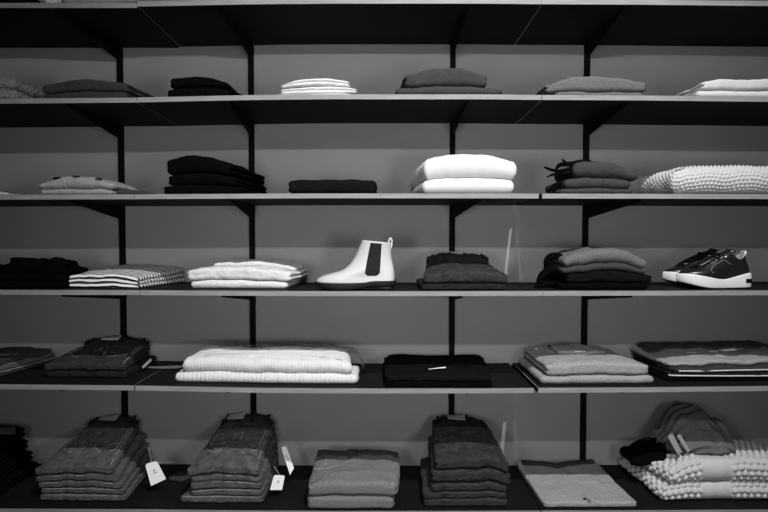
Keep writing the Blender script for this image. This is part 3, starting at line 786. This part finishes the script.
for a in ((Fp(668, 437, ys0-.01), Fp(672, 432, ys0), Fp(682, 452, ys0-.01), Fp(678, 455, ys0-.02)), (Fp(677, 436, ys0-.015), Fp(680, 434, ys0-.005), Fp(690, 450, ys0-.015), Fp(688, 453, ys0-.025))):
    c_ = card('hang_tag', a, .001, M['lgrey'], o, crop=False)
x0d = X(634, g.y+.12)
o, _t = cloth('crumpled_shirt', [(x0d, g.y+.11), (X(672, g.y+.1), g.y+.10), (X(690, g.y+.28), g.y+.27), (x0d+.02, g.y+.27)], lambda x, y: ktop(max(x, X(668, g.y+.1)), y)-.05*max(0, min(1, (X(690, g.y+.1)-x)/.2))+.003, lambda x, y: .05, M['black'], R=.04, seed=81, knit=lambda u, v: .006*math.sin(u*70+v*90)+.004*math.sin(v*160), M_=200, nr=30, wrk=.008)
tag(o, 'black crumpled shirt left of the grey scarf on the chunky knits', 'shirt')

# ------------------------------------------------------------------ chelsea boot
def interp(tab, t):
    if t <= tab[0][0]: return tab[0][1]
    for (a, b), (c, d) in zip(tab, tab[1:]):
        if t <= c:
            s = (t-a)/(c-a); return b+(d-b)*s
    return tab[-1][1]
def smooth_tab(tab, n=40):
    # Catmull-Rom resample on parameter
    out = []
    for i in range(len(tab)-1):
        p0 = tab[max(0, i-1)]; p1 = tab[i]; p2 = tab[i+1]; p3 = tab[min(len(tab)-1, i+2)]
        m1 = (p2[1]-p0[1])/max(1e-9, p2[0]-p0[0]); m2 = (p3[1]-p1[1])/max(1e-9, p3[0]-p1[0]); h = p2[0]-p1[0]
        for k in range(6):
            t = k/6; out.append((p1[0]+h*t, (2*t**3-3*t*t+1)*p1[1]+(t**3-2*t*t+t)*h*m1+(-2*t**3+3*t*t)*p2[1]+(t**3-t*t)*h*m2))
    out.append(tab[-1]); return out
FW = [(0, .0), (.03, .35), (.08, .62), (.15, .82), (.25, .97), (.33, 1), (.45, .92), (.6, .76), (.75, .70), (.88, .68), (.95, .56), (.985, .33), (1, 0)]
FWs = smooth_tab(FW)
def footw(s): return max(0, interp(FWs, s))
def outline(n=64):
    """(s, side) samples around a foot outline, heel and toe rounded"""
    pts = []
    for i in range(n):
        a = 2*PI*i/n; s = .5-.5*math.cos(a); pts.append((s, 1 if math.sin(a) >= 0 else -1))
    return pts
BF = smooth_tab([(.026, .004), (.031, .002), (.038, .007), (.045, .016), (.053, .034), (.061, .062), (.070, .095), (.089, .123), (.115, .143), (.1416, .157), (.168, .168), (.184, .1745)])
BB = smooth_tab([(.026, .2945), (.05, .295), (.08, .2915), (.115, .284), (.15, .2815), (.184, .2815)])
BWd = smooth_tab([(.026, .048), (.04, .047), (.055, .044), (.07, .041), (.09, .037), (.12, .035), (.15, .037), (.184, .041)])
def b_half(x, z):
    xf, xb = interp(BF, z), interp(BB, z); s = min(1, max(0, (x-xf)/(xb-xf)))
    ell = math.sqrt(max(0, 1-abs(2*s-1)**2.2)); k = min(1, max(0, (z-.045)/.06))
    return interp(BWd, z)*((1-k)*footw(s)+k*ell)
def make_boot(px_toe, y_c, row):
    zb = SZ[row]+.0008; x0 = X(px_toe, y_c-.04, 283)
    t = empty('chelsea_boot', (x0+.15, y_c, zb))
    n = 72; vs, fs = [], []
    zs = [.026+(.184-.026)*(i/44)**1.0 for i in range(45)]
    def ring(z, k=1.0, zz=None):
        xf, xb = interp(BF, z), interp(BB, z); xm = (xf+xb)/2
        for s, sd in outline(n):
            x = xf+(xb-xf)*s; h = b_half(x, z)*k*sd; x = xm+(x-xm)*k
            tilt = -.10*(x-.175)*max(0, (z-.15)/.034) if zz is None else -.10*(x-.175)
            vs.append((x0+x, y_c-h, zb+(z if zz is None else zz)+tilt))
    for z in zs: ring(z)
    ring(.184, .95, .1835); ring(.178, .93, .165); ring(.15, .9, .14); ring(.12, .85, .09)
    K = len(vs)//n
    for i in range(K-1):
        for k in range(n): l = (k+1) % n; fs.append((i*n+l, i*n+k, (i+1)*n+k, (i+1)*n+l))
    fs.append(tuple((K-1)*n+k for k in range(n))[::-1]); fs.append(tuple(range(n)))
    link('upper', vs, fs, M['boot'], t)
    # sole, welt and heel
    def zbot(x): return interp(smooth_tab([(-.01, .020), (.0, .016), (.02, .009), (.05, .002), (.08, 0), (.13, 0), (.16, .004), (.205, .012), (.31, .012)]), x)
    def ztop(x): return interp(smooth_tab([(-.01, .030), (.0, .029), (.04, .0255), (.12, .0255), (.18, .028), (.22, .0335), (.31, .0335)]), x)
    vs, fs = [], []; prof = [(.985, 0), (1.03, .12), (1.045, .5), (1.045, .8), (1.02, 1.0), (.9, 1.0)]
    for k_, zt in prof:
        for s, sd in outline(n):
            x = -.001+.298*s; xm = .148; xx = xm+(x-xm)*(1+(k_-1)*.4); h = .0475*footw(s)*k_*sd
            a, b = zbot(xx), ztop(xx); vs.append((x0+xx, y_c-h, zb+a+(b-a)*zt))
    K = len(prof)
    for i in range(K-1):
        for k in range(n): l = (k+1) % n; fs.append((i*n+l, i*n+k, (i+1)*n+k, (i+1)*n+l))
    fs.append(tuple(range(n))); fs.append(tuple((K-1)*n+k for k in range(n))[::-1])
    link('sole', vs, fs, M['sole'], t)
    vs, fs = [], []; hp = []
    for i in range(24): 
        a = -PI/2+PI*i/23; hp.append((.262+.033*math.cos(a), .031*math.sin(a)))
    hp += [(.210, .030), (.208, 0), (.210, -.030)]
    for k_, z in ((.95, 0), (.97, .003), (1.0, .016)):
        for (a, b) in hp: vs.append((x0+.25+(a-.25)*k_, y_c+b*k_, zb+z))
    q = len(hp)
    for i in range(2):
        for k in range(q): l = (k+1) % q; fs.append((i*q+k, i*q+l, (i+1)*q+l, (i+1)*q+k))
    fs.append(tuple(range(q))[::-1]); fs.append(tuple(2*q+k for k in range(q)))
    link('heel', vs, fs, M['sole'], t)
    # elastic gores on both sides
    for sd in (-1, 1):
        vs, fs = [], []; na, nb = 10, 24
        for j in range(nb+1):
            v = j/nb; z = .053+(.1765-.053)*v
            xa = .184+(.2065-.184)*v**1.1; xb = .2395+(.2475-.2395)*v
            sh = .012*max(0, 1-v/.10)**2; xa += sh; xb -= sh
            for i in range(na+1):
                x = xa+(xb-xa)*i/na; h = b_half(x, z)+.0014
                zz = z-.10*(x-.175)*max(0, (z-.15)/.034)
                vs.append((x0+x, y_c+sd*h, zb+zz))
        nn = len(vs)
        for v_ in list(vs): vs.append((v_[0], v_[1]-sd*.003, v_[2]))
        for j in range(nb):
            for i in range(na):
                a = j*(na+1)+i; f = (a, a+1, a+na+2, a+na+1); f = f if sd < 0 else f[::-1]
                fs.append(f); fs.append(tuple(nn+q_ for q_ in f[::-1]))
        bd = [i for i in range(na+1)]+[(j*(na+1)+na) for j in range(1, nb+1)]+[nb*(na+1)+i for i in range(na-1, -1, -1)]+[j*(na+1) for j in range(nb-1, 0, -1)]
        for a, b in zip(bd, bd[1:]+bd[:1]):
            f = (b, a, nn+a, nn+b); fs.append(f if sd < 0 else f[::-1])
        link('elastic_panel', vs, fs, M['elastic'], t)
    # heel pull loop
    tb = tube('pull_tab', [(x0+.2805, y_c, zb+.150), (x0+.2845, y_c, zb+.172), (x0+.2835, y_c, zb+.186), (x0+.2785, y_c, zb+.1905), (x0+.2745, y_c, zb+.184), (x0+.272, y_c, zb+.170)], .0034, M['boot'], t)
    return t
bt = make_boot(314.2, YF+.065, 'D'); tag(bt, 'white leather ankle boot with black elastic side panel and black sole', 'boot')

# ------------------------------------------------------------------ sneakers
SF = smooth_tab([(.030, .004), (.040, .003), (.056, .004), (.064, .012), (.070, .030), (.080, .055), (.092, .078), (.105, .100), (.118, .125), (.128, .150), (.137, .178)])
SB = smooth_tab([(.030, .268), (.056, .266), (.075, .264), (.1, .258), (.12, .252), (.137, .249)])
SW = smooth_tab([(.030, .046), (.045, .048), (.056, .047), (.07, .043), (.085, .038), (.1, .033), (.12, .030), (.137, .030)])
def s_half(x, z):
    xf, xb = interp(SF, z), interp(SB, z); s = min(1, max(0, (x-xf)/(xb-xf)))
    ell = math.sqrt(max(0, 1-abs(2*s-1)**2.3)); k = min(1, max(0, (z-.06)/.05))
    return interp(SW, z)*((1-k)*footw(s)*1.04+k*ell)
def make_sneaker(x0, y_c, row, name_lab):
    zb = SZ[row]+.0008+(-.0035); t = empty('sneaker', (x0+.13, y_c, zb)); n = 72
    zb = shelf_z(row)(x0+.13, 0)+.001
    t.location = (x0+.13, y_c, zb); t['_org'] = [x0+.13, y_c, zb]
    def zbot(x): return interp(ZB, x)
    def ztop(x): return interp(ZT, x)
    ZB = smooth_tab([(-.01, .028), (0, .023), (.03, .014), (.07, .004), (.10, 0), (.28, 0)])
    ZT = smooth_tab([(-.01, .056), (0, .056), (.03, .056), (.08, .048), (.13, .038), (.16, .037), (.20, .048), (.24, .058), (.28, .060)])
    # midsole
    vs, fs = [], []; prof = [(.96, .04), (1.0, .07), (1.035, .18), (1.045, .5), (1.03, .85), (1.0, .97), (.95, 1), (.7, .98)]
    def solering(prof, vs):
        for k_, zt in prof:
            for s, sd in outline(n):
                x = -.001+.271*s; xm = .135; xx = xm+(x-xm)*(1+(k_-1)*.5); h = .050*footw(s)*k_*sd
                a, b = zbot(xx), ztop(xx); vs.append((x0+xx, y_c-h, zb+a+(b-a)*zt))
    solering(prof, vs); K = len(prof)
    for i in range(K-1):
        for k in range(n): l = (k+1) % n; fs.append((i*n+l, i*n+k, (i+1)*n+k, (i+1)*n+l))
    fs.append(tuple(range(n))); fs.append(tuple((K-1)*n+k for k in range(n))[::-1])
    link('midsole', vs, fs, M['msole'], t)['label'] = 'thick white midsole'
    vs, fs = [], []; pr = [(.93, 0), (1.0, .01), (1.02, .1)]; solering(pr, vs)
    for i in range(2):
        for k in range(n): l = (k+1) % n; fs.append((i*n+l, i*n+k, (i+1)*n+k, (i+1)*n+l))
    fs.append(tuple(range(n))); fs.append(tuple(2*n+k for k in range(n))[::-1])
    link('outsole', vs, fs, M['sole'], t)
    # upper with dipping collar
    def dip(x, z):   # ankle opening dips between tongue and heel
        k = max(0, min(1, (z-.095)/.042)); d = .030*math.exp(-((x-.217)/.022)**2)
        return z-d*k*k
    vs, fs = [], []; zs = [.032+(.137-.032)*i/34 for i in range(35)]
    def ring(z, k=1.0, zz=None):
        xf, xb = interp(SF, z), interp(SB, z); xm = (xf+xb)/2
        for s, sd in outline(n):
            x = xf+(xb-xf)*s; h = s_half(x, z)*k*sd; x = xm+(x-xm)*k
            vs.append((x0+x, y_c-h, zb+(dip(x, z) if zz is None else dip(x, .137)-(.137-zz))))
    for z in zs: ring(z)
    K1 = len(zs); fs1 = []
    for i in range(K1-1):
        for k in range(n): l = (k+1) % n; fs1.append((i*n+l, i*n+k, (i+1)*n+k, (i+1)*n+l))
    fs1.append(tuple(range(n)))
    link('upper', vs, fs1, M['bleather'], t)
    vs = []; ring(.137); ring(.137, .93, .137); ring(.137, .86, .125); ring(.137, .84, .10); fs = []
    for i in range(3):
        for k in range(n): l = (k+1) % n; fs.append((i*n+l, i*n+k, (i+1)*n+k, (i+1)*n+l))
    fs.append(tuple(3*n+k for k in range(n))[::-1])
    link('lining', vs, fs, M['lining'], t)['label'] = 'pale grey inner lining'
    # tongue
    vs, fs = [], []; na, nb = 8, 12
    for j in range(nb+1):
        v = j/nb; z = .085+.060*v; xc = interp(SF, min(z, .137))+.0-.002+(.006 if z > .137 else 0)
        for i in range(na+1):
            u = 2*i/na-1; vs.append((x0+xc+.014*u*u+(z-.13)*.15, y_c+.024*u, zb+z+.003-.004*u*u))
    q = len(vs); vs += [(a+.005, b, c-.002) for a, b, c in vs]
    for j in range(nb):
        for i in range(na):
            a = j*(na+1)+i; fs.append((a+na+1, a+na+2, a+1, a)); fs.append((q+a, q+a+1, q+a+na+2, q+a+na+1))
    bd = [i for i in range(na+1)]+[(j*(na+1)+na) for j in range(1, nb+1)]+[nb*(na+1)+i for i in range(na-1, -1, -1)]+[j*(na+1) for j in range(nb-1, 0, -1)]
    for a, b in zip(bd, bd[1:]+bd[:1]): fs.append((a, b, q+b, q+a))
    link('tongue', vs, fs, M['bleather'], t)
    # laces across the instep
    for i in range(6):
        z = .078+.0095*i; xf = interp(SF, z); pts = []
        for k in range(9):
            a = -1+2*k/8; yy = .027*a; xx = xf-.004+.018*a*a; pts.append((x0+xx+.003, y_c+yy, zb+z+.0025-.004*a*a))
        tube('lace', pts, .0026, M['black2'], t, sub=2)
    tube('lace', [(x0+.135, y_c-.004, zb+.131), (x0+.120, y_c-.026, zb+.124), (x0+.128, y_c-.037, zb+.110), (x0+.142, y_c-.028, zb+.121), (x0+.140, y_c-.002, zb+.133)], .0022, M['black2'], t)
    # side trim strip following eyelet row, on both sides
    def side_pts(tab, sd, off=.001):
        return [(x0+x, y_c+sd*(s_half(x, z)+off), zb+dip(x, z)) for x, z in tab]
    for sd in (-1, 1):
        tube('side_trim', side_pts([(.107, .058), (.100, .070), (.112, .084), (.135, .098), (.155, .107)], sd), .0018, M['trimgrey'], t)
        tube('side_trim', side_pts([(.155, .107), (.165, .100), (.180, .090)], sd), .0016, M['trimgrey'], t)
    for sd in (-1, 1):
        c = side_pts([(.163, .119)], sd, .0015)[0]
        vs, fs = [], []
        for k in range(12): a = 2*PI*k/12; vs.append((c[0]+.0035*math.cos(a), c[1]+sd*.001, c[2]+.0035*math.sin(a)))
        for k in range(12): a = 2*PI*k/12; vs.append((c[0]+.0035*math.cos(a), c[1]-sd*.002, c[2]+.0035*math.sin(a)))
        fs = [tuple(range(12)), tuple(range(12, 24))[::-1]]+[(k, 12+k, 12+(k+1) % 12, (k+1) % 12) for k in range(12)]
        link('eyelet', vs, fs, M['paper'], t)['label'] = 'white round eyelet'
    # heel pull and dark midsole badge
    tube('heel_tab', [(x0+.238, y_c-.012, zb+.112), (x0+.243, y_c-.014, zb+.124), (x0+.248, y_c-.012, zb+.136), (x0+.251, y_c, zb+.138), (x0+.248, y_c+.012, zb+.136)], .003, M['paper'], t)
    for sd in (-1, 1):
        vs, fs = [], []; m_ = 10
        for j in (0, 1):
            for i in range(m_+1):
                x = .236+.0325*i/m_; s = (x+.001)/.271; h = .050*footw(min(.995, (x-.135)/(1+.0225)/.271+.5+.0))*1.048+.0012
                vs.append((x0+x, y_c+sd*h, zb+.022+.015*j))
        q = len(vs); vs += [(a, b-sd*.004, c) for a, b, c in vs]
        for i in range(m_):
            f = (i, i+1, m_+2+i, m_+1+i); f = f if sd < 0 else f[::-1]; fs.append(f); fs.append(tuple(q+w for w in f[::-1]))
        bd = list(range(m_+1))+list(range(2*m_+1, m_, -1))
        for a, b in zip(bd, bd[1:]+bd[:1]):
            f = (b, a, q+a, q+b); fs.append(f if sd < 0 else f[::-1])
        link('sole_badge', vs, fs, M['black'], t)['label'] = 'dark rectangle on the midsole at the heel'
    return tag(t, name_lab, 'sneaker', 'pair of black sneakers')
xs = X(683.3, YF+.055, 285)
make_sneaker(xs, YF+.095, 'D', 'black lace-up sneaker with thick white sole, nearer of the pair')
make_sneaker(xs+.004, YF+.205, 'D', 'black lace-up sneaker with thick white sole, behind its partner')

# ------------------------------------------------------------------ light
def area(name, loc, rot, sx, sy, e):
    l = bpy.data.lights.new(name, 'AREA'); l.shape = 'RECTANGLE'; l.size = sx; l.size_y = sy; l.energy = e
    o = bpy.data.objects.new(name, l); C.objects.link(o); o.location = loc; o.rotation_euler = rot; return o
def spot(name, loc, target, e, ang, blend, rad):
    l = bpy.data.lights.new(name, 'SPOT'); l.energy = e; l.spot_size = math.radians(ang); l.spot_blend = blend; l.shadow_soft_size = rad
    o = bpy.data.objects.new(name, l); C.objects.link(o); o.location = loc
    o.rotation_euler = (Vector(target)-Vector(loc)).to_track_quat('-Z', 'Y').to_euler(); return o
area('strip_light', (.1, 0.0, ZC+1.04), (math.radians(62), 0, 0), .7, .04, 12.5).data.spread = math.radians(140)
for fx, fe in ((-.75, 4.0), (.95, 4.3)):  # unseen fill panels added in front to lift the wall brightness
    sf = area('fill_panel', (fx, -.35, ZC-.15), (math.radians(91), 0, math.atan2(fx-.05, 2.6)), .35, .45, fe); sf.data.spread = math.radians(100)
spot('ceiling_spot', (.30, 0, ZC+2.7), (.05, 2.1, ZC-.2), 90, 62, 1.0, .010)
spot('ceiling_spot', (.84, 0, ZC+2.7), (.32, 2.1, ZC-.2), 480, 62, 1.0, .010)
w = bpy.data.worlds.new('world'); bpy.context.scene.world = w; w.use_nodes = True
w.node_tree.nodes['Background'].inputs[0].default_value = (1, 1, 1, 1); w.node_tree.nodes['Background'].inputs[1].default_value = .015
vsn = bpy.context.scene.view_settings
vsn.view_transform = 'Standard'; vsn.look = 'None'; vsn.gamma = 1; vsn.exposure = 0
for o in bpy.data.objects:
    if '_org' in o: del o['_org']
